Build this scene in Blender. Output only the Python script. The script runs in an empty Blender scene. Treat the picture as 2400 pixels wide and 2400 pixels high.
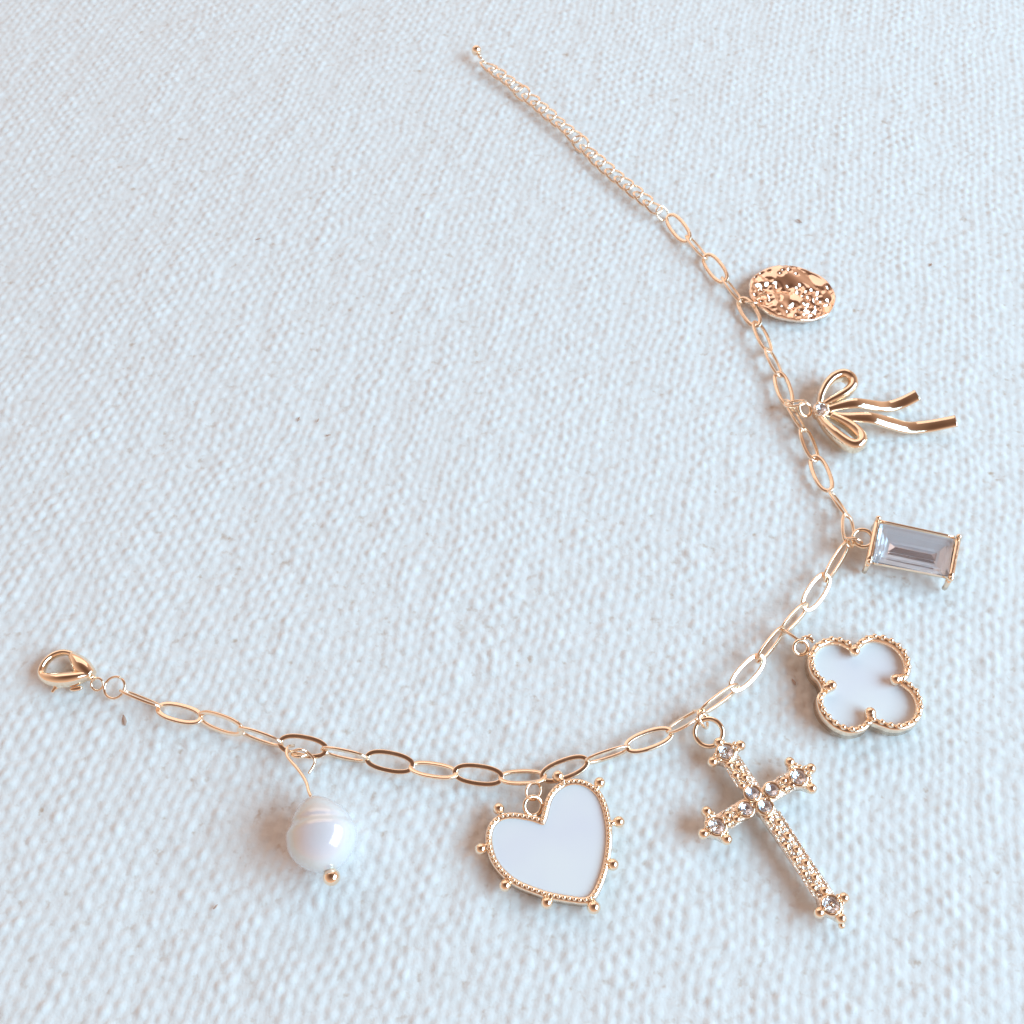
import bpy, bmesh, math, random
import numpy as np
from mathutils import Vector, Matrix
random.seed(7); np.random.seed(7)
R = math.radians
scene = bpy.context.scene
COL = scene.collection
# ------------------------------------------------------------------ camera (1 unit = about 1 cm)
FPX, DIST, EL = 2600.0, 19.55, R(57)
cam_d = bpy.data.cameras.new("camera"); cam = bpy.data.objects.new("camera", cam_d); COL.objects.link(cam)
cam_d.sensor_width = 36; cam_d.lens = 36 * FPX / 2400
cam.location = (0, -DIST * math.cos(EL), DIST * math.sin(EL))
cam.rotation_euler = (math.pi / 2 - EL, 0, 0)
cam_d.clip_start = 0.5; cam_d.clip_end = 1000
cam_d.dof.use_dof = True; cam_d.dof.focus_distance = 17.3; cam_d.dof.aperture_fstop = 0.5
scene.camera = cam
# ------------------------------------------------------------------ surroundings and lamps
w = bpy.data.worlds.new("World"); scene.world = w; w.use_nodes = True
bg = w.node_tree.nodes['Background']; bg.inputs[1].default_value = 1.0
# the room round the table: paler towards the walls, dim towards the ceiling
_nt = w.node_tree; _g = _nt.nodes.new('ShaderNodeNewGeometry'); _s = _nt.nodes.new('ShaderNodeSeparateXYZ'); _r = _nt.nodes.new('ShaderNodeValToRGB')
_m = _nt.nodes.new('ShaderNodeMath'); _m.operation = 'MULTIPLY'; _m.inputs[1].default_value = -1.0
_nt.links.new(_g.outputs['Incoming'], _s.inputs[0]); _nt.links.new(_s.outputs['Z'], _m.inputs[0]); _nt.links.new(_m.outputs[0], _r.inputs['Fac']); _nt.links.new(_r.outputs['Color'], bg.inputs[0])
_e = _r.color_ramp.elements; _e[0].position = .12; _e[0].color = (0.90, 0.64, 0.50, 1); _e[1].position = .98; _e[1].color = (0.15, 0.085, 0.06, 1); _e2 = _r.color_ramp.elements.new(.66); _e2.color = (0.44, 0.285, 0.21, 1)
def area_lamp(name, direction, dist, sx, sy, radiance, color):
    d = Vector(direction).normalized()
    l = bpy.data.lights.new(name, 'AREA'); l.shape = 'RECTANGLE'; l.size = sx; l.size_y = sy
    l.energy = radiance * sx * sy * math.pi; l.color = color
    o = bpy.data.objects.new(name, l); COL.objects.link(o); o.location = d * dist
    # lamp x axis kept horizontal
    z = d; x = Vector((0, 0, 1)).cross(z).normalized(); y = z.cross(x)
    o.rotation_euler = Matrix((x, y, z)).transposed().to_euler()
    return o
area_lamp("window_light", (0.76, -0.20, 0.56), 150, 140, 82, 9.7, (0.44, 0.775, 1.0))
area_lamp("wall_bounce_light", (-0.15, 0.78, 0.62), 150, 190, 110, .95, (1.0, 0.84, 0.74))
scene.view_settings.view_transform = 'Standard'; scene.view_settings.look = 'None'
scene.view_settings.exposure = 0.0; scene.view_settings.gamma = 1.0
scene.cycles.max_bounces = 12; scene.cycles.transmission_bounces = 10

# ------------------------------------------------------------------ helpers
CF = Vector((0, math.cos(EL), -math.sin(EL))); CU = Vector((0, math.sin(EL), math.cos(EL))); CR = Vector((1, 0, 0))
CO = Vector(cam.location)
def P(px, py, z=0.0):
    """point of the table scene at height z above the cloth, measured off the photograph (2400 px)"""
    d = CF + CR * ((px - 1200) / FPX) + CU * ((1200 - py) / FPX)
    return CO + d * ((z - CO.z) / d.z)
def Q(crop, x, y, z=0.0):
    ox, oy, s = crop
    return P(ox + x * s, oy + y * s, z)
def view_at(p): return (CO - p).normalized()

def mat(name, color, metallic=0.0, rough=0.5, **kw):
    m = bpy.data.materials.new(name); m.use_nodes = True
    b = m.node_tree.nodes['Principled BSDF']
    b.inputs['Base Color'].default_value = (*color, 1); b.inputs['Metallic'].default_value = metallic
    b.inputs['Roughness'].default_value = rough
    for k, v in kw.items(): b.inputs[k.replace('_', ' ')].default_value = v
    return m
def bump(m, scale, strength, dist=0.01, detail=3, coord='Object'):
    nt = m.node_tree; b = nt.nodes['Principled BSDF']
    tc = nt.nodes.new('ShaderNodeTexCoord'); n = nt.nodes.new('ShaderNodeTexNoise')
    n.inputs['Scale'].default_value = scale; n.inputs['Detail'].default_value = detail
    bp = nt.nodes.new('ShaderNodeBump'); bp.inputs['Strength'].default_value = strength; bp.inputs['Distance'].default_value = dist
    nt.links.new(tc.outputs[coord], n.inputs['Vector']); nt.links.new(n.outputs['Fac'], bp.inputs['Height'])
    nt.links.new(bp.outputs['Normal'], b.inputs['Normal'])
    return n
def rough_var(m, scale, lo, hi):
    nt = m.node_tree; b = nt.nodes['Principled BSDF']
    tc = nt.nodes.new('ShaderNodeTexCoord'); n = nt.nodes.new('ShaderNodeTexNoise'); n.inputs['Scale'].default_value = scale
    r = nt.nodes.new('ShaderNodeMapRange'); r.inputs['From Min'].default_value = .3; r.inputs['From Max'].default_value = .7
    r.inputs['To Min'].default_value = lo; r.inputs['To Max'].default_value = hi
    nt.links.new(tc.outputs['Object'], n.inputs['Vector']); nt.links.new(n.outputs['Fac'], r.inputs['Value']); nt.links.new(r.outputs['Result'], b.inputs['Roughness'])
GOLD = (1.0, 0.80, 0.62)
M_wire = mat("gold_wire", GOLD, 1.0, 0.16); rough_var(M_wire, 9, .10, .24)
M_gold = mat("gold_cast", GOLD, 1.0, 0.12); bump(M_gold, 14, 0.25, 0.01); rough_var(M_gold, 11, .08, .2)
M_grain = mat("gold_textured", (1.0, 0.86, 0.74), 1.0, 0.2); bump(M_grain, 20, 1.0, 0.03, 3)
M_ball = mat("gold_polished", (1.0, 0.81, 0.62), 1.0, 0.09)
M_disc = mat("gold_hammered", (1.0, 0.76, 0.60), 1.0, 0.07)
M_enam = mat("white_enamel", (0.73, 0.735, 0.76), 0.0, 0.3)
# faint mother-of-pearl clouding
nt = M_enam.node_tree; tc = nt.nodes.new('ShaderNodeTexCoord'); nz = nt.nodes.new('ShaderNodeTexNoise'); nz.inputs['Scale'].default_value = 0.9
cr = nt.nodes.new('ShaderNodeValToRGB'); cr.color_ramp.elements[0].color = (0.79, 0.78, 0.83, 1); cr.color_ramp.elements[1].color = (0.83, 0.83, 0.84, 1)
cr.color_ramp.elements[0].position = .35; cr.color_ramp.elements[1].position = .65
nt.links.new(tc.outputs['Object'], nz.inputs['Vector']); nt.links.new(nz.outputs['Fac'], cr.inputs['Fac']); nt.links.new(cr.outputs['Color'], nt.nodes['Principled BSDF'].inputs['Base Color'])
M_pearl = mat("pearl_nacre", (0.77, 0.725, 0.75), 0.0, 0.18, Specular_IOR_Level=0.9, Coat_Weight=1.0, Coat_Roughness=0.1, Coat_IOR=1.7)
try:
    M_pearl.node_tree.nodes['Principled BSDF'].inputs['Thin Film Thickness'].default_value = 420
    M_pearl.node_tree.nodes['Principled BSDF'].inputs['Thin Film IOR'].default_value = 1.5
except Exception: pass
bump(M_pearl, 2.2, 0.25, 0.06, 2)
M_glass = mat("clear_crystal", (0.98, 0.98, 1.0), 0.0, 0.0, Transmission_Weight=1.0, IOR=1.48)
M_foil = mat("silver_foil", (0.88, 0.89, 0.94), 0.85, 0.12)
M_pale = mat("silver_foil_pale", (0.97, 0.96, 0.98), 0.15, 0.12)

def new_obj(name, me, parent=None, loc=(0, 0, 0)):
    o = bpy.data.objects.new(name, me); COL.objects.link(o)
    if parent is not None: o.parent = parent
    o.location = loc
    return o
WORLD_LOC = {}
def build(name, verts, faces, m, parent=None, smooth=True, mats=None, midx=None, label=None, kind=None):
    """one mesh object from world-space vertices; its origin is set at its own middle"""
    v = np.array([tuple(p) for p in verts], dtype=float)
    c = (v.min(0) + v.max(0)) / 2
    me = bpy.data.meshes.new(name); me.from_pydata([tuple(x) for x in (v - c)], [], [tuple(f) for f in faces])
    for mm in (mats or [m]): me.materials.append(mm)
    if midx is not None:
        for p, i in zip(me.polygons, midx): p.material_index = i
    me.polygons.foreach_set('use_smooth', [smooth and len(f) <= 6 for f in faces]); me.update()
    bm = bmesh.new(); bm.from_mesh(me); bmesh.ops.recalc_face_normals(bm, faces=bm.faces); bm.to_mesh(me); bm.free()
    c = Vector(c); base = WORLD_LOC.get(parent.name, Vector()) if parent else Vector()
    o = new_obj(name, me, parent, c - base); WORLD_LOC[o.name] = c
    if label: o['label'] = label
    if kind: o['kind'] = kind
    return o
def thing(name, loc, label, cat):
    o = bpy.data.objects.new(name, None); COL.objects.link(o); o.location = loc; o.empty_display_size = .2
    o['label'] = label; o['category'] = cat; WORLD_LOC[o.name] = Vector(loc)
    return o
def spline(pts, n, closed=False):
    """Catmull-Rom, resampled evenly to n points"""
    pts = [Vector(p) for p in pts]; N = len(pts); out = []
    segs = N if closed else N - 1
    for i in range(segs):
        if closed: p0, p1, p2, p3 = pts[(i - 1) % N], pts[i], pts[(i + 1) % N], pts[(i + 2) % N]
        else: p0, p1, p2, p3 = pts[max(i - 1, 0)], pts[i], pts[i + 1], pts[min(i + 2, N - 1)]
        for k in range(12):
            t = k / 12
            out.append(0.5 * ((2 * p1) + (p2 - p0) * t + (2 * p0 - 5 * p1 + 4 * p2 - p3) * t * t + (3 * p1 - p0 - 3 * p2 + p3) * t ** 3))
    out.append(pts[0].copy() if closed else pts[-1].copy())
    L = [0]
    for a, b in zip(out, out[1:]): L.append(L[-1] + (b - a).length)
    res = []; m = n if closed else n - 1; j = 0
    for k in range(n):
        s = L[-1] * k / m
        while j < len(L) - 2 and L[j + 1] < s: j += 1
        d = L[j + 1] - L[j]; t = 0 if d == 0 else (s - L[j]) / d
        res.append(out[j].lerp(out[j + 1], max(0, min(1, t))))
    return res
def sweep(path, rw, rt=None, nrm=(0, 0, 1), closed=False, k=10, V=None, F=None, power=1.0, cap=True):
    """tube along path; rw across, rt along nrm (numbers or lists)"""
    V = [] if V is None else V; F = [] if F is None else F
    n = len(path); rt = rw if rt is None else rt; base = len(V); up = Vector(nrm).normalized(); last = None
    for i, p in enumerate(path):
        if closed: t = path[(i + 1) % n] - path[(i - 1) % n]
        else: t = path[min(i + 1, n - 1)] - path[max(i - 1, 0)]
        t.normalize(); u = up - t * up.dot(t)
        if u.length < .15 and last is not None: u = last - t * last.dot(t)
        u.normalize(); last = u
        s = t.cross(u)
        a = rw[i] if hasattr(rw, '__len__') else rw; b = rt[i] if hasattr(rt, '__len__') else rt
        for q in range(k):
            th = 2 * math.pi * q / k; cx, sx = math.cos(th), math.sin(th)
            if power != 1.0: cx = math.copysign(abs(cx) ** power, cx); sx = math.copysign(abs(sx) ** power, sx)
            V.append(p + s * (a * cx) + u * (b * sx))
    m = n if closed else n - 1
    for i in range(m):
        for q in range(k):
            a0 = base + i * k + q; a1 = base + i * k + (q + 1) % k; b0 = base + ((i + 1) % n) * k + q; b1 = base + ((i + 1) % n) * k + (q + 1) % k
            F.append((a0, a1, b1, b0))
    if cap and not closed:
        F.append(tuple(base + q for q in range(k))); F.append(tuple(base + (n - 1) * k + q for q in reversed(range(k))))
    return V, F
def circle(c, r, nrm, n=40, start=0.0, end=2 * math.pi, ry=None, xdir=None):
    nrm = Vector(nrm).normalized(); x = Vector(xdir) if xdir is not None else (Vector((1, 0, 0)) if abs(nrm.x) < .9 else Vector((0, 1, 0)))
    x = (x - nrm * x.dot(nrm)).normalized(); y = nrm.cross(x); ry = ry or r
    full = abs(end - start - 2 * math.pi) < 1e-6
    return [Vector(c) + x * (r * math.cos(start + (end - start) * i / (n if full else n - 1))) + y * (ry * math.sin(start + (end - start) * i / (n if full else n - 1))) for i in range(n)]
def ring(name, c, r, nrm, tube, parent, m=M_wire, n=40, k=10, **kw):
    V, F = sweep(circle(c, r, nrm, n, **kw), tube, nrm=nrm, closed=True, k=k)
    return build(name, V, F, m, parent)
def open_ring(name, c, r, nrm, tube, parent, m=M_wire, gap=.07, turn=0.0, ry=None, xdir=None):
    V, F = sweep(circle(c, r, nrm, 44, turn + gap, turn + 2 * math.pi - gap, ry=ry, xdir=xdir), tube, nrm=nrm, closed=False, k=10)
    return build(name, V, F, m, parent)
_ball = {}
def ball_mesh(m, sub=3):
    key = (m.name, sub)
    if key not in _ball:
        bm = bmesh.new(); bmesh.ops.create_icosphere(bm, subdivisions=sub, radius=1.0); me = bpy.data.meshes.new("ball")
        bm.to_mesh(me); bm.free(); me.materials.append(m); me.polygons.foreach_set('use_smooth', [True] * len(me.polygons)); _ball[key] = me
    return _ball[key]
def ball(name, c, r, parent, m=M_ball, sub=3, sc=(1, 1, 1)):
    base = WORLD_LOC[parent.name]
    o = new_obj(name, ball_mesh(m, sub), parent, Vector(c) - base); o.scale = (r * sc[0], r * sc[1], r * sc[2]); WORLD_LOC[o.name] = Vector(c)
    return o
def slab(outline, z0, z1, bevel=0.02):
    """closed solid under an outline (list of xy Vectors): bottom at z0, top at z1, with a small rounded edge"""
    n = len(outline); c = sum((Vector((p.x, p.y, 0)) for p in outline), Vector()) / n
    V, F = [], []
    def inset(p, i, d):
        a = outline[(i - 1) % n]; b = outline[(i + 1) % n]; t = Vector((b.x - a.x, b.y - a.y, 0))
        t.normalize(); nn = Vector((-t.y, t.x, 0)) * SGN
        return Vector((p.x, p.y, 0)) + nn * d
    area = sum(outline[i].x * outline[(i + 1) % n].y - outline[(i + 1) % n].x * outline[i].y for i in range(n)); SGN = 1 if area > 0 else -1
    prof = [(bevel, z0), (0, z0 + bevel), (0, z1 - bevel), (bevel * .35, z1 - bevel * .3), (bevel, z1)]
    for d, z in prof:
        for i, p in enumerate(outline):
            q = inset(p, i, d); V.append(Vector((q.x, q.y, z)))
    for r in range(len(prof) - 1):
        for i in range(n): F.append((r * n + i, r * n + (i + 1) % n, (r + 1) * n + (i + 1) % n, (r + 1) * n + i))
    F.append(tuple(range(n - 1, -1, -1))); F.append(tuple((len(prof) - 1) * n + i for i in range(n)))
    return V, F
def offset_outline(outline, d):
    n = len(outline); area = sum(outline[i].x * outline[(i + 1) % n].y - outline[(i + 1) % n].x * outline[i].y for i in range(n)); s = 1 if area > 0 else -1
    res = []
    for i in range(n):
        a = outline[(i - 2) % n]; b = outline[(i + 2) % n]; t = Vector((b.x - a.x, b.y - a.y, 0)).normalized()
        res.append(outline[i] + Vector((t.y, -t.x, 0)) * s * d)
    return res
def wall_ring(inner, outer, z0, z1, zin):
    """frame of a charm: outer wall, rounded top lip, inner wall down to the enamel"""
    n = len(inner); rows = []
    rows.append([Vector((p.x, p.y, z0)) for p in inner])
    rows.append([Vector((p.x, p.y, z0)) for p in outer])
    rows.append([Vector((p.x, p.y, z1 - .03)) for p in outer])
    rows.append([Vector((a.x * .85 + b.x * .15, a.y * .85 + b.y * .15, z1)) for a, b in zip(outer, inner)])
    rows.append([Vector((a.x * .2 + b.x * .8, a.y * .2 + b.y * .8, z1)) for a, b in zip(outer, inner)])
    rows.append([Vector((p.x, p.y, zin)) for p in inner])
    V = [p for r in rows for p in r]; F = []
    m = len(rows)
    for r in range(m):
        for i in range(n): F.append((r * n + i, r * n + (i + 1) % n, ((r + 1) % m) * n + (i + 1) % n, ((r + 1) % m) * n + i))
    return V, F

# ------------------------------------------------------------------ the woven cloth
def smooth_noise(shape, cell, rng):
    ny, nx = shape; gy, gx = int(ny / cell) + 4, int(nx / cell) + 4
    g = rng.standard_normal((gy, gx)); y = np.arange(ny) / cell; x = np.arange(nx) / cell
    iy = y.astype(int); ix = x.astype(int); fy = y - iy; fx = x - ix; fy = fy * fy * (3 - 2 * fy); fx = fx * fx * (3 - 2 * fx)
    a = g[iy][:, ix]; b = g[iy][:, ix + 1]; c = g[iy + 1][:, ix]; d = g[iy + 1][:, ix + 1]
    fx = fx[None]; fy = fy[:, None]
    return (a * (1 - fx) + b * fx) * (1 - fy) + (c * (1 - fx) + d * fx) * fy
def make_cloth():
    rng = np.random.default_rng(5)
    x0, x1, y0, y1, st = -15.2, 15.2, -8.8, 17.0, 0.0345
    xs = np.arange(x0, x1, st); ys = np.arange(y0, y1, st); nx, ny = len(xs), len(ys)
    X, Y = np.meshgrid(xs, ys); pitch = 0.164; a = R(-13); 
    U = (X * math.cos(a) + Y * math.sin(a)) / pitch; W = (-X * math.sin(a) + Y * math.cos(a)) / (pitch * 0.84)
    sh = (ny, nx)
    U = U + 0.55 * smooth_noise(sh, 160, rng) + 0.24 * smooth_noise(sh, 24, rng) + 0.15 * smooth_noise(sh, 8, rng)
    W = W + 0.55 * smooth_noise(sh, 160, rng) + 0.24 * smooth_noise(sh, 24, rng) + 0.15 * smooth_noise(sh, 8, rng)
    iu = np.floor(U).astype(int); iw = np.floor(W).astype(int); fu = U - iu; fw = W - iw
    tu = rng.uniform(.72, 1.15, 400)[iu % 400]; tw = rng.uniform(.72, 1.15, 400)[iw % 400]   # every yarn its own thickness
    pu = np.sqrt(np.clip(1 - (2 * fu - 1) ** 2, 0, 1)) * tu; pw = np.sqrt(np.clip(1 - (2 * fw - 1) ** 2, 0, 1)) * tw
    su = np.where(iu % 2 == 0, 1, -1) * np.sin(math.pi * W); sw = -np.where(iw % 2 == 0, 1, -1) * np.sin(math.pi * U)
    slub = 1 + 0.26 * smooth_noise(sh, 9, rng)
    hu = pu ** .8 * (0.5 + 0.5 * su); hw = pw * (0.5 + 0.5 * sw) * .5 + .12
    H = np.maximum(hu, hw) * slub
    H = np.clip(H, -.1, 1.3)
    # soften
    for _ in range(1):
        H[1:-1, 1:-1] = (H[1:-1, 1:-1] * 2 + H[:-2, 1:-1] + H[2:, 1:-1] + H[1:-1, :-2] + H[1:-1, 2:]) / 6
    Z = (H - 1.0) * 0.05 + 0.012 * smooth_noise(sh, 60, rng) + 0.003 * smooth_noise(sh, 3, rng)
    co = np.stack([X, Y, Z], -1).reshape(-1, 3)
    idx = np.arange(nx * ny).reshape(ny, nx)
    q = np.stack([idx[:-1, :-1], idx[:-1, 1:], idx[1:, 1:], idx[1:, :-1]], -1).reshape(-1, 4)
    # plain apron that carries the cloth on beyond the picture
    B = 60.0; zb = -0.03
    ap = [(-B, -B, zb), (B, -B, zb), (B, B, zb), (-B, B, zb), (x0, y0, zb), (xs[-1], y0, zb), (xs[-1], ys[-1], zb), (x0, ys[-1], zb)]
    nb = len(co); co = np.vstack([co, np.array(ap)])
    aq = np.array([(0, 1, 5, 4), (1, 2, 6, 5), (2, 3, 7, 6), (3, 0, 4, 7)]) + nb
    q = np.vstack([q, aq])
    me = bpy.data.meshes.new("canvas_cloth"); me.vertices.add(len(co)); me.vertices.foreach_set('co', co.ravel())
    me.loops.add(q.size); me.loops.foreach_set('vertex_index', q.ravel().astype(np.int32))
    me.polygons.add(len(q)); me.polygons.foreach_set('loop_start', np.arange(0, q.size, 4, dtype=np.int32))
    me.update(calc_edges=True); me.polygons.foreach_set('use_smooth', np.ones(len(q), dtype=bool))
    at = me.attributes.new("gap", 'FLOAT', 'POINT'); g = np.zeros(len(co)); g[:nb] = np.clip((0.6 - H) / 0.4, 0, 1).ravel(); at.data.foreach_set('value', g)
    m = mat("cream_canvas", (0.79, 0.79, 0.79), 0.0, 0.9, Specular_IOR_Level=0.15, Sheen_Weight=0.15)
    nt = m.node_tree; b = nt.nodes['Principled BSDF']; tc = nt.nodes.new('ShaderNodeTexCoord')
    def noise(sc, det=2):
        n = nt.nodes.new('ShaderNodeTexNoise'); n.inputs['Scale'].default_value = sc; n.inputs['Detail'].default_value = det
        nt.links.new(tc.outputs['Object'], n.inputs['Vector']); return n
    def ramp(src, p0, c0, p1, c1):
        r = nt.nodes.new('ShaderNodeValToRGB'); e = r.color_ramp.elements; e[0].position = p0; e[0].color = c0; e[1].position = p1; e[1].color = c1
        nt.links.new(src, r.inputs['Fac']); return r
    yarn = ramp(noise(3.5, 4).outputs['Fac'], .3, (0.765, 0.755, 0.745, 1), .7, (0.81, 0.81, 0.81, 1))
    # cotton-seed flecks, beige to brown, mostly down between the yarns
    sp = ramp(noise(6.5, 3).outputs['Fac'], .58, (0, 0, 0, 1), .76, (1, 1, 1, 1))
    an = nt.nodes.new('ShaderNodeAttribute'); an.attribute_name = 'gap'
    mul = nt.nodes.new('ShaderNodeMath'); mul.operation = 'MULTIPLY'; nt.links.new(sp.outputs['Color'], mul.inputs[0]); nt.links.new(an.outputs['Fac'], mul.inputs[1])
    mul2 = nt.nodes.new('ShaderNodeMath'); mul2.operation = 'MULTIPLY_ADD'; nt.links.new(sp.outputs['Color'], mul2.inputs[0]); mul2.inputs[1].default_value = .10; nt.links.new(mul.outputs[0], mul2.inputs[2])
    mx = nt.nodes.new('ShaderNodeMix'); mx.data_type = 'RGBA'; nt.links.new(mul2.outputs[0], mx.inputs['Factor']); nt.links.new(yarn.outputs['Color'], mx.inputs['A']); mx.inputs['B'].default_value = (0.55, 0.42, 0.33, 1)
    nt.links.new(mx.outputs['Result'], b.inputs['Base Color'])
    bp = nt.nodes.new('ShaderNodeBump'); bp.inputs['Strength'].default_value = .35; bp.inputs['Distance'].default_value = .02
    nt.links.new(noise(24, 4).outputs['Fac'], bp.inputs['Height']); nt.links.new(bp.outputs['Normal'], b.inputs['Normal'])
    me.materials.append(m)
    o = new_obj("canvas_cloth", me); o['kind'] = 'structure'; o['label'] = "off-white coarse woven canvas cloth with beige flecks"
    return o, Z, (x0, y0, st)
cloth, CZ, (CX0, CY0, CST) = make_cloth(); WORLD_LOC[cloth.name] = Vector()
def cloth_z(x, y): return float(CZ[int((y - CY0) / CST), int((x - CX0) / CST)])
# husk specks caught in the cloth
M_husk = mat("husk", (0.50, 0.34, 0.27), 0.0, 0.8)
for px, py, r, a in [(291, 1688, .062, 1.9), (1873, 518, .045, -.7), (2182, 620, .03, 1.2), (606, 560, .035, .4), (700, 982, .035, 1.4), (745, 985, .03, 1.2), (505, 2125, .028, .9), (1860, 1598, .04, 1.9), (770, 1020, .03, .2)]:
    p = P(px, py, 0); d = Vector((math.cos(a), math.sin(a), 0)) * r * 1.5
    V, F = sweep([p - d, p - d * .4 + Vector((.01, 0, .006)), p + d * .5, p + d], [r * .2, r * .5, r * .42, r * .12], [.006, .012, .012, .005], nrm=(0, 0, 1), k=8); build("husk_speck", V, F, M_husk, cloth)

# ------------------------------------------------------------------ the chain
A = (60, 1480, .2588)
chain = thing("bracelet_chain", P(1200, 1700, 0), "thin rose-gold paperclip chain with lobster clasp and curb extender, curving over the canvas", "bracelet")
LW = 0.335; WR = 0.028
# end, end (px in the photograph), seen width (px), lean direction
LINKS = [((282, 1617), (381, 1657), 8, 1), ((368, 1658), (474, 1686), 46, 1), ((465, 1677), (571, 1713), 40, 1), ((557, 1709), (664, 1746), 22, 1),
 ((653, 1738), (768, 1760), 52, 1), ((752, 1757), (863, 1780), 22, 1), ((856, 1774), (971, 1797), 52, 1), ((959, 1796), (1073, 1814), 36, 1),
 ((1062, 1808), (1180, 1824), 52, 1), ((1169, 1823), (1281, 1820), 35, 1), ((1267, 1824), (1379, 1781), 50, 1), ((1370, 1786), (1477, 1752), 20, 1),
 ((1465, 1755), (1576, 1714), 50, 1), ((1563, 1717), (1651, 1662), 22, 1), ((1640, 1671), (1731, 1607), 24, 1), ((1713, 1617), (1789, 1537), 50, 1),
 ((1773, 1551), (1838, 1471), 22, 1), ((1830, 1482), (1893, 1417), 24, 1), ((1884, 1429), (1941, 1346), 46, 1), ((1931, 1361), (1990, 1270), 24, 1),
 ((1990, 1283), (1986, 1204), 30, 1), ((1989, 1214), (1944, 1149), 10, -1), ((1942, 1153), (1908, 1067), 42, 1), ((1911, 1082), (1881, 1001), 30, -1),
 ((1886, 1012), (1843, 940), 14, -1), ((1849, 952), (1824, 871), 38, 1), ((1829, 884), (1797, 815), 20, -1), ((1802, 826), (1771, 753), 26, 1),
 ((1777, 766), (1735, 698), 40, 1), ((1740, 712), (1694, 649), 12, -1), ((1701, 662), (1652, 597), 40, 1), ((1656, 608), (1610, 552), 13, -1), ((1614, 566), (1566, 504), 40, 1)]
def seen_width(a, b, roll, c):
    ax = (b - a).normalized(); s = Vector((0, 0, 1)).cross(ax).normalized(); n0 = ax.cross(s)
    sd = s * math.cos(roll) + n0 * math.sin(roll)
    def pr(p):
        d = p - CO; return Vector((d.dot(CR) / d.dot(CF) * FPX, d.dot(CU) / d.dot(CF) * FPX))
    e = (pr(b) - pr(a)).normalized(); q = pr(c + sd * LW / 2) - pr(c - sd * LW / 2)
    return abs(q.x * -e.y + q.y * e.x)
def solve_roll(a, b, w, sgn):
    c = (a + b) / 2; best = None
    for d in range(-88, 89, 2):
        e = abs(seen_width(a, b, R(d), c) - w) + abs(d) * 0.03 + (1.0 if d * sgn < 0 else 0)
        if best is None or e < best[0]: best = (e, R(d))
    return best[1]
rolls = [solve_roll(P(*a, .12), P(*b, .12), w, s) for a, b, w, s in LINKS]
for _i, _a in ((15, 27), (18, 22), (12, -8)): rolls[_i] = R(_a)
zc = [0.03 + WR + LW / 2 * abs(math.sin(r)) for r in rolls]
zj = [zc[0]] + [(u + v) / 2 for u, v in zip(zc, zc[1:])] + [zc[-1]]
def link_mesh(L, W, r, twist=0.0, n=44, rt=None):
    pts = []
    for i in range(n):
        t = 2 * math.pi * i / n; c, s = math.cos(t), math.sin(t)
        x = math.copysign(abs(c) ** .86, c) * (L / 2 - r); y = math.copysign(abs(s) ** .86, s) * (W / 2 - r)
        pts.append(Vector((x, y, twist * math.sin(2 * t))))
    return pts
def orient(a, b, roll):
    ax = (b - a).normalized(); s = Vector((0, 0, 1)).cross(ax).normalized(); n0 = ax.cross(s)
    sd = s * math.cos(roll) + n0 * math.sin(roll); nn = ax.cross(sd)
    return ax, sd, nn
LINKPOS = []
for i, ((a, b, w, s), r) in enumerate(zip(LINKS, rolls)):
    pa, pb = P(*a, zj[i]), P(*b, zj[i + 1]); ax, sd, nn = orient(pa, pb, r); c = (pa + pb) / 2; L = (pb - pa).length
    LINKPOS.append((pa, pb, ax, sd, nn))
    V, F = sweep(link_mesh(L, LW * random.uniform(.96, 1.03), WR), WR * 1.35, WR * .85, nrm=(0, 0, 1), closed=True, k=20, power=.55)
    # from link space to the place on the cloth
    V = [c + ax * v.x + sd * v.y + nn * v.z for v in V]
    build("chain_link", V, F, M_wire, chain)
# extender: a fine curb chain
path = spline([P(x, y, .13) for x, y in [(1135, 148), (1160, 166), (1195, 192), (1230, 222), (1265, 249), (1300, 281), (1343, 316), (1373, 348), (1400, 376), (1430, 402), (1458, 425), (1486, 448), (1512, 470), (1540, 494)]], 21)
for i in range(len(path) - 1):
    p, q = path[i], path[i + 1]; d = q - p; c = (p + q) / 2 + Vector((0, 0, random.uniform(-.01, .015)))
    roll = R(-6 + random.uniform(-9, 9)) if i not in (4, 11) else R(32); ax, sd, nn = orient(p, q, roll)
    V, F = sweep(link_mesh(d.length * 1.62, .37, .026, twist=.035, n=28), .026, nrm=(0, 0, 1), closed=True, k=8)
    V = [c + ax * v.x + sd * v.y + nn * v.z for v in V]
    build("extender_link", V, F, M_wire, chain)
open_ring("jump_ring", P(1552, 500, .13), .155, (0.5, -.35, .8), .02, chain, turn=2.4)
ring("extender_ring", P(1128, 138, .17), .085, (.5, .5, .6), .02, chain)
ball("extender_ball", P(1116.5, 118, .22), .118, chain, sub=4)
V, F = sweep([P(1119, 124, .20), P(1126, 134, .19)], [.05, .03], nrm=(0, 0, 1), k=12); build("ball_cap", V, F, M_gold, chain)

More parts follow.
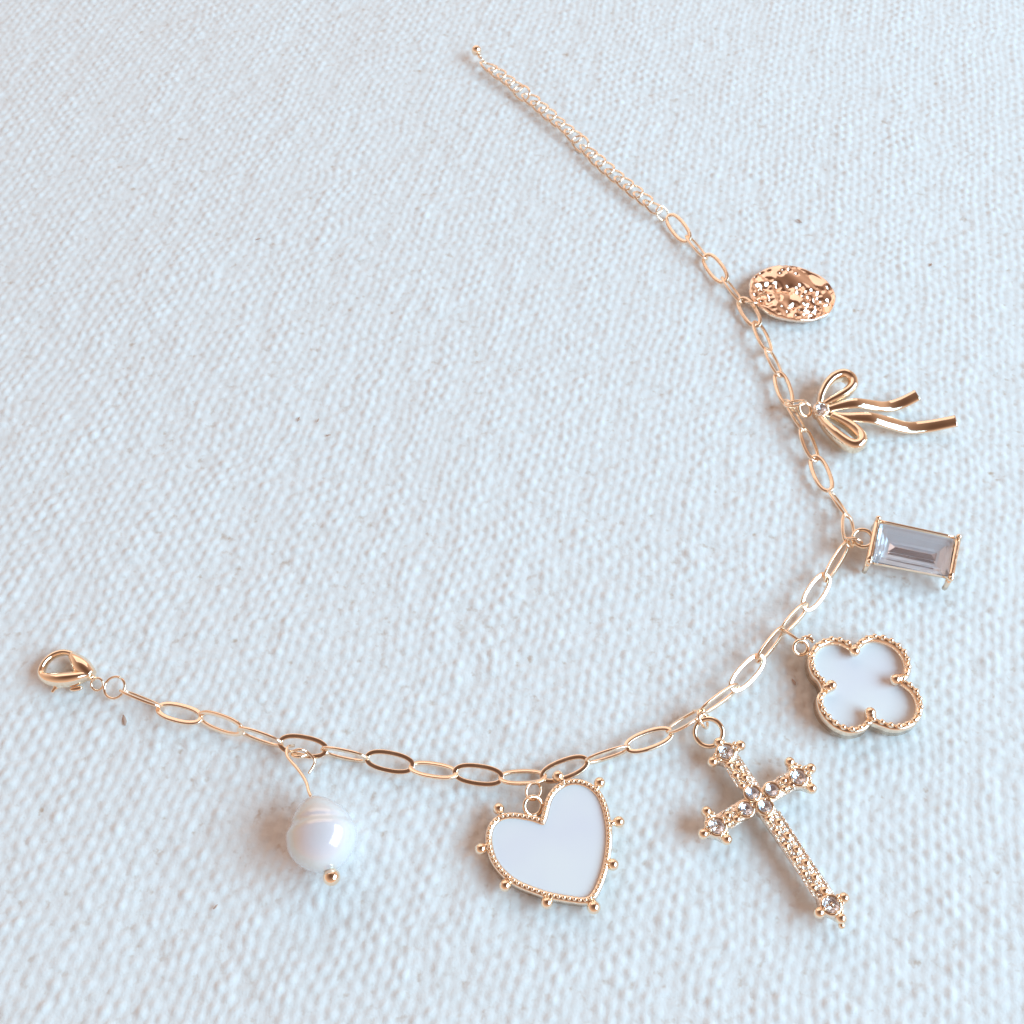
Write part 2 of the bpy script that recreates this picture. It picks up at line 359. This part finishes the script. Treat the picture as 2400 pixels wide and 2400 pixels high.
# lobster clasp, its swivel ring and the jump ring
open_ring("jump_ring", Q(A, 806, 508, .14), .172, (-0.15, -.25, .95), .022, chain, turn=1.0)
zc_ = .16
cp = [Q(A, x, y, zc_) for x, y in [(470, 235), (420, 203), (345, 190), (265, 212), (195, 265), (153, 335), (152, 395), (205, 428), (290, 440), (380, 437), (470, 422), (545, 402), (592, 398)]]
path = spline(cp, 60); rr = []
for i in range(60):
    t = i / 59
    rr.append(.046 + .014 * math.sin(t * math.pi) if t < .5 else .060 + (.068 * math.sin((t - .5) / .5 * math.pi) ** 1.0))
body_w = rr; body_t = [r * 1.5 for r in rr]
V, F = sweep(path, body_w, body_t, nrm=(0, -.25, 1), k=16)
# the broad back of the claw
sp = spline([Q(A, x, y, zc_ + .01) for x, y in [(418, 215), (462, 262), (508, 318), (556, 368), (598, 402)]], 24)
V, F = sweep(sp, [.06 + .085 * math.sin(i / 23 * math.pi * .85) for i in range(24)], [.08 + .07 * math.sin(i / 23 * math.pi * .95) for i in range(24)], nrm=(0, -.25, 1), k=16, V=V, F=F)
clasp = build("lobster_clasp", V, F, M_ball, chain)
V, F = sweep(spline([Q(A, x, y, z) for x, y, z in [(585, 395, .16), (605, 415, .15), (622, 440, .14)]], 8), [.05, .05, .045, .04, .045, .05, .052, .045], nrm=(0, 0, 1), k=14)
build("swivel_post", V, F, M_ball, clasp)
ring("swivel_ring", Q(A, 648, 478, .13), .098, (-.1, -.5, .85), .02, clasp)
V, F = sweep(spline([Q(A, x, y, z) for x, y, z in [(350, 478, .12), (300, 492, .10), (262, 520, .08), (240, 552, .06)]], 14), [.045 - .0015 * i for i in range(14)], .022, nrm=(0, -.3, 1), k=10)
build("lever", V, F, M_ball, clasp)
V, F = sweep(spline([Q(A, x, y, .08) for x, y in [(405, 528), (460, 520), (515, 508)]], 8), [.02, .032, .038, .04, .04, .04, .034, .02], .03, nrm=(0, -.3, 1), k=10)
build("pivot_pin", V, F, M_gold, clasp)

# ------------------------------------------------------------------ baroque pearl charm
N = (560, 1680, .2381)
t = thing("pearl_charm", Q(N, 800, 1200, 0), "baroque white pearl drop with gold ball tip, hanging from the lower left of the chain", "charm")
zp = .50
top, bot = Q(N, 715, 775, zp + .03), Q(N, 905, 1530, zp - .16)
ax = (bot - top); Lp = ax.length; ax.normalize(); sx = ax.cross(Vector((0, 0, 1))).normalized(); sy = ax.cross(sx)
V, F = [], []; n1, n2 = 64, 72
prof = lambda u: (max(0, 1 - abs(2 * max(u, 0) ** 1.22 - 1.0) ** 2.0)) ** .54
for i in range(n1 + 1):
    u = i / n1
    for j in range(n2):
        th = 2 * math.pi * j / n2
        r = prof(u) * .505
        # ridges and the groove that runs round the upper half
        uu = u + .09 * math.cos(th + .4) + .012 * math.sin(3 * th)
        r *= 1 - .075 * math.exp(-((uu - .36) / .045) ** 2) * (0.5 + .5 * math.cos(th + .75)) + .02 * math.sin(3 * th + 4 * u) * math.sin(math.pi * u) + .035 * math.exp(-((uu - .47) / .06) ** 2) * (.5 + .5 * math.cos(th + .75))
        r *= 1 - .10 * max(0, u - .6) * (1 + math.cos(2 * th))
        V.append(top + ax * (Lp * u) + sx * (r * math.cos(th)) + sy * (r * .97 * math.sin(th)))
for i in range(n1):
    for j in range(n2): F.append((i * n2 + j, i * n2 + (j + 1) % n2, (i + 1) * n2 + (j + 1) % n2, (i + 1) * n2 + j))
build("pearl", V, F, M_pearl, t)
ball("ball_tip", Q(N, 912, 1578, .42), .122, t, sub=4)
pin = [(712, 790, .54), (688, 738, .52), (668, 660, .46), (632, 590, .42), (570, 505, .38), (505, 430, .34), (470, 372, .30), (480, 300, .24), (540, 285, .12)]
V, F = sweep(spline([Q(N, *p) for p in pin], 60), .026, nrm=(.3, 0, 1), k=10)
build("head_pin", V, F, M_wire, t)
cw = [(475, 395, .12), (520, 345, .25), (600, 322, .30), (668, 345, .25), (742, 420, .2), (735, 480, .16), (685, 560, .15)]
V, F = sweep(spline([Q(N, *p) for p in cw], 50), .022, nrm=(.2, .2, 1), k=10)
build("wire_loop", V, F, M_wire, t)
V, F = sweep(spline([Q(N, *p) for p in [(520, 378, .2), (560, 392, .24), (615, 390, .24), (690, 362, .18)]], 16), .03, nrm=(0, 0, 1), k=10)
build("wire_wrap", V, F, M_wire, t)

# ------------------------------------------------------------------ heart charm
C = (1060, 1740, .2381)
t = thing("heart_charm", Q(C, 950, 1000, 0), "white enamel heart with gold beaded rim and nine ball studs round its edge", "charm")
hz = .24
hp = [(905, 812), (938, 745), (958, 660), (980, 580), (1020, 510), (1080, 455), (1155, 422), (1240, 418), (1330, 450), (1410, 520), (1460, 620), (1490, 740), (1505, 860), (1505, 980), (1490, 1110), (1465, 1230), (1430, 1340), (1385, 1440), (1340, 1498), (1280, 1512), (1200, 1503), (1080, 1485), (950, 1458), (830, 1418), (700, 1368), (600, 1310), (510, 1230), (440, 1130), (405, 1020), (395, 930), (410, 850), (455, 788), (530, 755), (620, 750), (720, 765), (800, 783), (860, 806)]
inner = spline([Q(C, x, y, hz) for x, y in hp], 150, True)
def clean_offset(o, d):
    r = offset_outline(o, d); return spline(r[::3], 150, True)
outer = offset_outline(inner, .105)
V, F = wall_ring(inner, outer, .05, hz, .19); frame = build("frame", V, F, M_gold, t)
V, F = slab(offset_outline(inner, .012), .06, .215, .012); build("enamel_face", V, F, M_enam, t)
mid = spline(offset_outline(inner, .055)[::2], 76, True)
for p in mid: ball("rim_bead", (p.x, p.y, hz + .018), .033, t, M_ball, 2)
hc = Q(C, 930, 1000, hz)
for x, y in [(1040, 332), (1450, 398), (1640, 782), (1580, 1202), (1392, 1622), (930, 1578), (520, 1408), (281, 1048), (456, 652)]:
    p = Q(C, x, y, .2); near = min(outer, key=lambda q: (q.xy - p.xy).length); e = Vector((near.x, near.y, .2))
    s = ball("ball_stud", p, .087 if (x, y) != (1392, 1622) else .097, t, M_ball, 4)
    d = (p - e).normalized(); V, F = sweep([e - d * .04, e + d * .01, p], [.06, .045, .045], nrm=(0, 0, 1), k=10)
    build("stud_stem", V, F, M_gold, t)
ring("bail_ring", Q(C, 795, 625, .2), .135, (.3, -.35, .9), .033, t, M_ball)
open_ring("jump_ring", Q(C, 800, 480, .26), .155, (.55, -.25, .5), .023, t, turn=.5, ry=.125)

# ------------------------------------------------------------------ cross charm
J = (1560, 1620, .3106)
t = thing("cross_charm", Q(J, 700, 900, 0), "gold cross with flared beaded ends and small round clear stones, tilted to the left", "charm")
cz = .27
def J3(x, y, z=0): return Q(J, x, y, cz + z)
ctr = (703, 818)
ends = {'top': (452, 455), 'right': (1010, 640), 'left': (378, 1018), 'bottom': (1245, 1612)}
# arms: raised-edge bars
V, F = [], []
for a, b in (('top', 'bottom'), ('left', 'right')):
    p, q = J3(*ends[a], -.07), J3(*ends[b], -.07)
    V, F = sweep([p.lerp(q, i / 30) for i in range(31)], .138 if a == 'top' else .141, .075 if a == 'top' else .073, nrm=(0, 0, 1), k=16, V=V, F=F, power=.55)
body = build("cross_body", V, F, M_grain, t)
# raised edges along both arms
def rails(a, b, gap):
    p, q = J3(*a, .004), J3(*b, .004); d = (q - p).normalized(); s = Vector((-d.y, d.x, 0))
    for sg in (-1, 1):
        pts = [p.lerp(q, i / 40) + s * sg * .126 for i in range(41)]
        V, F = sweep(pts, [.017 + .004 * math.sin(i * 1.9) for i in range(41)], nrm=(0, 0, 1), k=8)
        build("edge_rail", V, F, M_grain, t)
rails((495, 530), (600, 700), 0); rails((800, 935), (1175, 1520), 0); rails((875, 715), (935, 680), 0); rails((455, 975), (530, 930), 0)
# beaded grain along the arms
def grains(a, b, n):
    p, q = J3(*a, .01), J3(*b, .01); d = (q - p).normalized(); s = Vector((-d.y, d.x, 0))
    for i in range(n):
        c = p.lerp(q, i / (n - 1)) + s * (.055 if i % 2 else -.055)
        ball("grain_bead", c, .06 * random.uniform(.9, 1.1), t, M_ball, 2, (1, 1, .8))
        c2 = p.lerp(q, i / (n - 1)) - s * (.06 if i % 2 else -.06)
        ball("grain_bead", c2 - Vector((0, 0, .01)), .026, t, M_ball, 2)
grains((505, 545), (600, 700), 5); grains((800, 950), (1175, 1520), 12); grains((880, 712), (935, 680), 3); grains((450, 978), (520, 940), 3)
def stone(c, r, parent):
    V, F, mi = [], [], []; n = 10; ph = random.random()
    for k_ in range(3):      # foil cup
        rr_, zz = [(.95, -.02), (.55, -.20), (.14, -.38)][k_]
        for i in range(n):
            th = 2 * math.pi * (i + .5 * k_) / n + ph; V.append(Vector(c) + Vector((math.cos(th) * rr_ * r, math.sin(th) * rr_ * r, (zz + random.uniform(-.07, .07) * (k_ > 0)) * r)))
    for k_ in range(2):
        for i in range(n):
            a, b, c_, d = k_ * n + i, k_ * n + (i + 1) % n, (k_ + 1) * n + (i + 1) % n, (k_ + 1) * n + i
            F.append((a, b, d)); F.append((b, c_, d)); mi += [1, 1]
    F.append(tuple(2 * n + i for i in range(n))); mi.append(1)
    o = build("stone", V, F, None, parent, smooth=False, mats=[M_glass, M_foil], midx=mi)
    V, F = [], []
    for rr_, zz, off in [(.9, -.03, 0), (1.0, .06, 0), (.58, .36, .5)]:
        for i in range(n):
            th = 2 * math.pi * (i + off) / n + ph; V.append(Vector(c) + Vector((math.cos(th) * rr_ * r, math.sin(th) * rr_ * r, zz * r)))
    for i in range(n):
        j = (i + 1) % n; F.append((i, j, n + j, n + i)); F.append((n + i, n + j, 2 * n + i)); F.append((n + j, 2 * n + j, 2 * n + i))
    F.append(tuple(2 * n + i for i in range(n))); F.append(tuple(i for i in reversed(range(n))))
    build("crown", V, F, M_glass, o, smooth=False)
    return o
stones = [(455, 458), (1003, 648), (386, 1020), (1250, 1612), (655, 768), (802, 745), (606, 890), (752, 870)]
for i, (x, y) in enumerate(stones):
    c = J3(x, y, .045); r = .118 if i < 4 else .102
    ring("stone_setting", c - Vector((0, 0, .012)), r + .012, (0, 0, 1), .027, t, M_ball, 30, 8)
    V, F = slab([v for v in circle(c, r + .01, (0, 0, 1), 24)], .08, c.z - r * .6, .01); build("setting_cup", V, F, M_grain, t)
    stone(c, r, t)
    if i < 4:
        for q_ in range(4):
            th = q_ * math.pi / 2 + .5; ball("prong", c + Vector((math.cos(th) * (r + .0), math.sin(th) * (r + .0), .022)), .026, t, M_ball, 2)
    else:
        for q_ in range(2):
            th = q_ * math.pi + .9 + i; ball("prong", c + Vector((math.cos(th) * (r + .0), math.sin(th) * (r + .0), .022)), .026, t, M_ball, 2)
# flared ends: lobes round each outer stone, three points with a ball on each
lobes = {0: [(345, 545), (568, 412), (395, 390)], 1: [(928, 535), (1098, 585), (1102, 745)], 2: [(300, 905), (275, 1085), (462, 1130)], 3: [(1148, 1680), (1345, 1560), (1322, 1725)]}
tips = {3: (1325, 1762)}
for i, pts in lobes.items():
    c = J3(*stones[i], -.06)
    for (x, y) in pts:
        p = J3(x, y, -.03); d = p - c
        V, F = sweep([c.lerp(p, k_ / 6) for k_ in range(7)], [.125, .12, .112, .10, .088, .072, .06], .075, nrm=(0, 0, 1), k=12)
        build("end_lobe", V, F, M_grain, t)
        ball("lobe_bead", p.lerp(c, .06) + Vector((0, 0, .03)), .082, t, M_ball, 3)
        for k_ in (.62,):
            s = Vector((-d.y, d.x, 0)).normalized()
            for sg in (-1, 1): ball("grain_bead", c + d * k_ + s * sg * .055 + Vector((0, 0, .07)), .03, t, M_ball, 2)
    c0 = J3(*stones[i]); tow = (J3(*ctr) - c0).normalized(); sd_ = Vector((-tow.y, tow.x, 0))
    pl = [c0 + (J3(*p) - c0) * 1.0 for p in pts] + [c0 + tow * .17 + sd_ * .10, c0 + tow * .17 - sd_ * .10]
    pl.sort(key=lambda p: math.atan2(p.y - c0.y, p.x - c0.x)); pl2 = []
    for k_ in range(len(pl)): pl2 += [pl[k_], ((pl[k_] + pl[(k_ + 1) % len(pl)]) / 2).lerp(c0, .12)]
    V, F = slab(spline(pl2, 60, True), .10, cz + .005, .03); build("end_plate", V, F, M_grain, t)
    q0 = [J3(*p, -.02) for p in pts]
    for a, b in ((q0[0], q0[1]), (q0[1], q0[2])) if i else ((q0[1], q0[2]), (q0[2], q0[0])):
        m_ = (a + b) / 2; m_ = m_.lerp(c, .2); ball("lobe_bead", (m_.x, m_.y, cz + .0), .045, t, M_ball, 2)
ball("tip_bead", J3(1328, 1768, -.05), .05, t, M_ball, 3)
ring("bail_ring", Q(J, 325, 312, .22), .212, (-.18, -.25, 1), .04, t, M_ball)
open_ring("jump_ring", Q(J, 280, 210, .25), .165, (.7, .1, .45), .024, t, turn=.3, ry=.14)
ring("jump_ring", Q(J, 265, 165, .2), .12, (.35, .8, .4), .022, t)

# ------------------------------------------------------------------ clover charm
I = (1780, 1420, .2277)
t = thing("clover_charm", Q(I, 1050, 800, 0), "gold-rimmed four-leaf quatrefoil charm with smooth white face and beaded edge", "charm")
kz = .34
bp_ = [(985, 428), (1035, 385), (1090, 342), (1165, 320), (1250, 328), (1345, 360), (1425, 412), (1485, 480), (1520, 560), (1528, 640), (1510, 705), (1462, 752), (1535, 808), (1600, 870), (1640, 950), (1655, 1030), (1640, 1110), (1590, 1180), (1520, 1220), (1440, 1240), (1350, 1232), (1250, 1198), (1150, 1172), (1080, 1235), (1000, 1265), (912, 1268), (815, 1232), (735, 1172), (672, 1100), (636, 1020), (630, 935), (672, 858), (640, 760), (580, 695), (548, 625), (538, 545), (560, 465), (605, 405), (670, 366), (755, 346), (840, 355), (920, 392)]
beadline = spline([Q(I, x, y, kz) for x, y in bp_], 200, True)
outer = offset_outline(beadline, .055); inner = offset_outline(beadline, -.06)
V, F = wall_ring(inner, outer, .08, kz - .01, .21); build("frame", V, F, M_gold, t)
V, F = slab(offset_outline(beadline, -.03), .10, .235, .012); build("white_face", V, F, M_enam, t)
for p in spline(beadline[::2], 43, True): ball("rim_bead", (p.x, p.y, kz + .024), .047 * random.uniform(.93, 1.07), t, M_ball, 3)
cc = Q(I, 1075, 800, kz)
for (x, y), (nx_, ny_) in zip([(975, 470), (1395, 765), (1135, 1105), (735, 825)], [(985, 425), (1465, 752), (1150, 1175), (670, 858)]):
    p = Q(I, x, y, kz - .015); q = Q(I, nx_, ny_, kz - .03); d = (q - p).normalized()
    V, F = sweep([p - d * .02 + Vector((0, 0, -.02)), p + d * .05, q], [.08, .085, .08], .10, nrm=(0, 0, 1), k=14); pr = build("prong", V, F, M_gold, t)
    ball("prong_bead", p + Vector((0, 0, .02)), .09, t, M_ball, 3)
ring("bail_ring", Q(I, 425, 430, .25), .115, (.1, -.5, .8), .033, t, M_ball)
V, F = sweep(spline([Q(I, x, y, .3) for x, y in [(440, 335), (500, 325), (560, 370)]], 10), .035, nrm=(0, 0, 1), k=10); build("bail_arm", V, F, M_gold, t)
for x, y in [(520, 312), (505, 500)]: ball("bail_bead", Q(I, x, y, .32), .036, t, M_ball, 2)
open_ring("jump_ring", Q(I, 335, 305, .22), .20, (.55, .62, .5), .023, t, turn=.2, ry=.10, xdir=Q(I, 420, 400, .22) - Q(I, 250, 210, .22))

# ------------------------------------------------------------------ baguette crystal charm
K = (1860, 1120, .2277)
t = thing("crystal_charm", Q(K, 1230, 740, 0), "rectangular step-cut clear crystal held between two gold prong bars", "charm")
def quad_lerp(q, u, v):
    a = q[0].lerp(q[1], u); b = q[3].lerp(q[2], u); return a.lerp(b, v)
bz = .36
G = [Q(K, 893, 462, bz), Q(K, 1655, 628, bz), Q(K, 1600, 1008, bz), Q(K, 812, 855, bz)]
def rect(mu, mv, z):
    r = [quad_lerp(G, u, v) for u, v in ((mu, mv), (1 - mu, mv), (1 - mu, 1 - mv), (mu, 1 - mv))]
    return [Vector((p.x, p.y, z)) for p in r]
# crown and pavilion of one solid, stepped
lv = [rect(.012, .02, .322), rect(0, 0, .328), rect(0, 0, bz - .01), rect(.035, .08, bz + .045), rect(.105, .23, bz + .085)]
V = [p for r in lv for p in r]; F = []
for r in range(len(lv) - 1):
    for i in range(4): F.append((r * 4 + i, r * 4 + (i + 1) % 4, (r + 1) * 4 + (i + 1) % 4, (r + 1) * 4 + i))
F.append((3, 2, 1, 0)); F.append(tuple((len(lv) - 1) * 4 + i for i in range(4)))
build("crystal", V, F, M_glass, t, smooth=False)
lv = [rect(.0, .0, .318), rect(.045, .10, .285), rect(.095, .20, .279), rect(.15, .32, .225), rect(.175, .37, .222)]
V = [p + Vector((0, 0, 0)) for r in lv for p in r]; F = []
for r in range(4):
    for i in range(4): F.append((r * 4 + i, r * 4 + (i + 1) % 4, (r + 1) * 4 + (i + 1) % 4, (r + 1) * 4 + i))
F.append(tuple(16 + i for i in range(4)))
fb = build("foil_back", V, F, M_pale, t, smooth=False)
fl = rect(.185, .385, .225); rd = [fl[0].lerp(fl[3], .5) + Vector((0, 0, -.045)), fl[1].lerp(fl[2], .5) + Vector((0, 0, -.045))]
rd = [rd[0].lerp(rd[1], .12), rd[0].lerp(rd[1], .88)]
# keel-shaped bottom: two long facets meeting in a ridge, and two end facets
V = [*fl, *[p + Vector((0, 0, .085)) for p in rd]]; F = [(0, 1, 5, 4), (1, 2, 5), (2, 3, 4, 5), (3, 0, 4)]; build("keel", V, F, M_foil, fb, smooth=False)
for a, b, in (((868, 425), (775, 872)), ((1695, 615), (1612, 1045))):
    for z, rr_ in ((.34, .05), (.14, .035)):
        p, q = Q(K, *a, .33), Q(K, *b, .33); p.z = z; q.z = z
        V, F = sweep([p.lerp(q, i / 8) for i in range(9)], rr_, .03, nrm=(0, 0, 1), k=10); build("bar", V, F, M_gold, t)
    for e in (a, b):
        p = Q(K, *e, .36); V, F = sweep([Vector((p.x, p.y, .06)), Vector((p.x, p.y, .2)), Vector((p.x, p.y, .37))], [.045, .042, .038], nrm=(0, 1, 0), k=12)
        pr = build("prong", V, F, M_gold, t); ball("prong_bead", (p.x, p.y, .385), .05, t, M_ball, 3)
p, q = Q(K, 815, 872, .24), Q(K, 1598, 1022, .24)
V, F = sweep([p.lerp(q, i / 8) for i in range(9)], .03, .05, nrm=(0, 0, 1), k=8); build("side_rail", V, F, M_gold, t)
p, q = Q(K, 890, 452, .24), Q(K, 1655, 618, .24)
V, F = sweep([p.lerp(q, i / 8) for i in range(9)], .03, .05, nrm=(0, 0, 1), k=8); build("side_rail", V, F, M_gold, t)
ring("bail_ring", Q(K, 712, 622, .24), .165, (-.1, -.1, 1), .036, t, M_ball)
open_ring("jump_ring", Q(K, 610, 655, .2), .15, (.25, .9, .25), .023, t, turn=.4, ry=.16)

# ------------------------------------------------------------------ bow charm
Lc = (1760, 820, .2692)
t = thing("bow_charm", Q(Lc, 700, 560, 0), "polished gold ribbon bow with clear stone knot and two long wavy tails", "charm")
def ribbon(name, pts, wl, tl, n=90):
    pth = spline([Q(Lc, *p) for p in pts], n)
    f = lambda L, i: L[0] + (L[1] - L[0]) * i / (n - 1) if len(L) == 2 else np.interp(i / (n - 1), np.linspace(0, 1, len(L)), L)
    V, F = sweep(pth, [float(f(wl, i)) for i in range(n)], [float(f(tl, i)) for i in range(n)], nrm=(0, -.15, 1), k=14, power=.8)
    return build(name, V, F, M_ball, t)
ribbon("loop", [(598, 470, .2), (612, 395, .24), (655, 310, .28), (720, 245, .31), (800, 222, .32), (868, 258, .32), (882, 315, .32), (838, 368, .31), (765, 412, .28), (690, 450, .24), (640, 480, .2)], [.06, .09, .10, .095, .065], [.10, .14, .17, .14, .10])
ribbon("loop", [(600, 590, .2), (665, 675, .20), (745, 750, .21), (830, 815, .22), (900, 842, .23), (950, 815, .24), (952, 760, .24), (890, 690, .23), (800, 630, .22), (700, 580, .2)], [.07, .10, .11, .10, .07], [.10, .14, .16, .14, .10])
ribbon("tail", [(640, 528, .24), (780, 488, .28), (920, 466, .32), (1060, 484, .24), (1190, 494, .13), (1320, 458, .15), (1450, 392, .27)], [.06, .105, .12, .12, .115], [.04, .05, .05, .05, .045])
ribbon("tail", [(640, 552, .22), (780, 580, .23), (930, 588, .29), (1060, 598, .31), (1210, 640, .21), (1370, 678, .11), (1530, 668, .10), (1660, 645, .16), (1788, 618, .25)], [.06, .11, .135, .13, .12], [.04, .05, .05, .05, .045])
c = Q(Lc, 612, 512, .33); ring("stone_setting", c - Vector((0, 0, .02)), .12, (0, -.1, 1), .035, t, M_grain, 30, 8); stone(c, .11, t)
V, F = slab(circle(c, .12, (0, 0, 1), 24), .1, c.z - .07, .02); build("knot", V, F, M_gold, t)
for k_ in range(4): ball("prong", c + Vector((math.cos(k_ * 1.57 + .4) * .12, math.sin(k_ * 1.57 + .4) * .12, .03)), .034, t, M_ball, 3)
ring("bail_ring", Q(Lc, 470, 520, .23), .13, (.35, -.3, .8), .035, t, M_ball)
open_ring("jump_ring", Q(Lc, 385, 468, .22), .2, (-.15, .45, .6), .026, t, turn=.3, ry=.16)
ring("jump_ring", Q(Lc, 345, 490, .18), .15, (.7, .5, .3), .024, t)

# ------------------------------------------------------------------ hammered disc charm
Mc = (1660, 560, .1863)
t = thing("disc_charm", Q(Mc, 1060, 700, 0), "round hammered gold disc with a rough dimpled surface, topmost charm on the chain", "charm")
dz = .15; c = Q(Mc, 1062, 668, dz)
# plane of the disc: leaning a little, far edge up
nrm = Vector((.08, .03, 1)).normalized(); ex = Vector((1, 0, 0)); ex = (ex - nrm * ex.dot(nrm)).normalized(); ey = nrm.cross(ex)
rad_x = (Q(Mc, 1600, 700, dz) - Q(Mc, 510, 700, dz)).length / 2
rad_y = (Q(Mc, 1040, 318, dz) - Q(Mc, 1040, 1020, dz)).length / 2
rng = np.random.default_rng(11); pits = [(rng.uniform(-1, 1), rng.uniform(-1, 1), rng.uniform(.05, .11), rng.uniform(.4, 1)) for _ in range(250)]
pits = [q for q in pits if not (q[1] > .12 + .35 * abs(q[0] - .1) and q[0] > -.55) or q[2] < .062]
pits = [(a, b, s * (.7 if a > -.1 and b < .1 else 1), g * (1.3 if a > -.1 and b < .1 else 1)) for a, b, s, g in pits]
big = [(rng.uniform(-.8, .8), rng.uniform(-.8, .8), rng.uniform(.22, .4), rng.choice([-1, 1])) for _ in range(16)]
hole = Vector((-.70, .0))
NR, NT = 90, 240; V, F = [], []
RR = [.0] + [((i + 1) / NR) for i in range(NR)]
def relief(x, y):
    h = .03 - .13 * max(0, .75 * x - .6 * y) ** 2
    for a, b, s, g in big: h += g * .022 * math.exp(-((x - a) ** 2 + (y - b) ** 2) / s ** 2)
    for a, b, s, g in pits:
        d = ((x - a) ** 2 + (y - b) ** 2) / (s * s)
        if d < 6: h -= .04 * g * math.exp(-d) 
    return h
wob = lambda th: 1 + .012 * math.sin(2 * th + 1) + .01 * math.sin(5 * th) + .006 * math.sin(9 * th + 2)
def dp(x, y, h): return c + ex * (x * rad_x) + ey * (y * rad_y) + nrm * h
for i, r in enumerate(RR[1:]):
    for j in range(NT):
        th = 2 * math.pi * j / NT; x, y = r * wob(th) * math.cos(th), r * wob(th) * math.sin(th)
        edge = max(0, (r - .9) / .1); h = relief(x, y) * (1 - edge ** 2) + .012 * edge - .03 * max(0, (r - .97) / .03) ** 2
        # drilled hole near the chain
        d = math.hypot(x - hole.x, y - hole.y)
        if d < .10: h -= .07 * min(1, (0.10 - d) / .03)
        V.append(dp(x, y, h))
V.append(dp(0, 0, relief(0, 0))); ci = len(V) - 1
for j in range(NT): F.append((ci, j, (j + 1) % NT))
for i in range(NR - 1):
    for j in range(NT): F.append((i * NT + j, (i + 1) * NT + j, (i + 1) * NT + (j + 1) % NT, i * NT + (j + 1) % NT))
b0 = len(V)
for s, h in ((1.012, -.05), (1.0, -.085), (.97, -.10)):
    for j in range(NT):
        th = 2 * math.pi * j / NT; V.append(dp(s * wob(th) * math.cos(th), s * wob(th) * math.sin(th), h))
prev = (NR - 1) * NT
for r in range(3):
    for j in range(NT): F.append((prev + j, b0 + r * NT + j, b0 + r * NT + (j + 1) % NT, prev + (j + 1) % NT))
    prev = b0 + r * NT
F.append(tuple(prev + j for j in reversed(range(NT))))
build("disc", V, F, M_disc, t)
ring("bail_ring", Q(Mc, 690, 760, .2), .105, (-.2, -.8, .6), .027, t, M_ball)
open_ring("jump_ring", Q(Mc, 545, 800, .2), .125, (.1, .7, .7), .024, t, turn=.2, ry=.1)
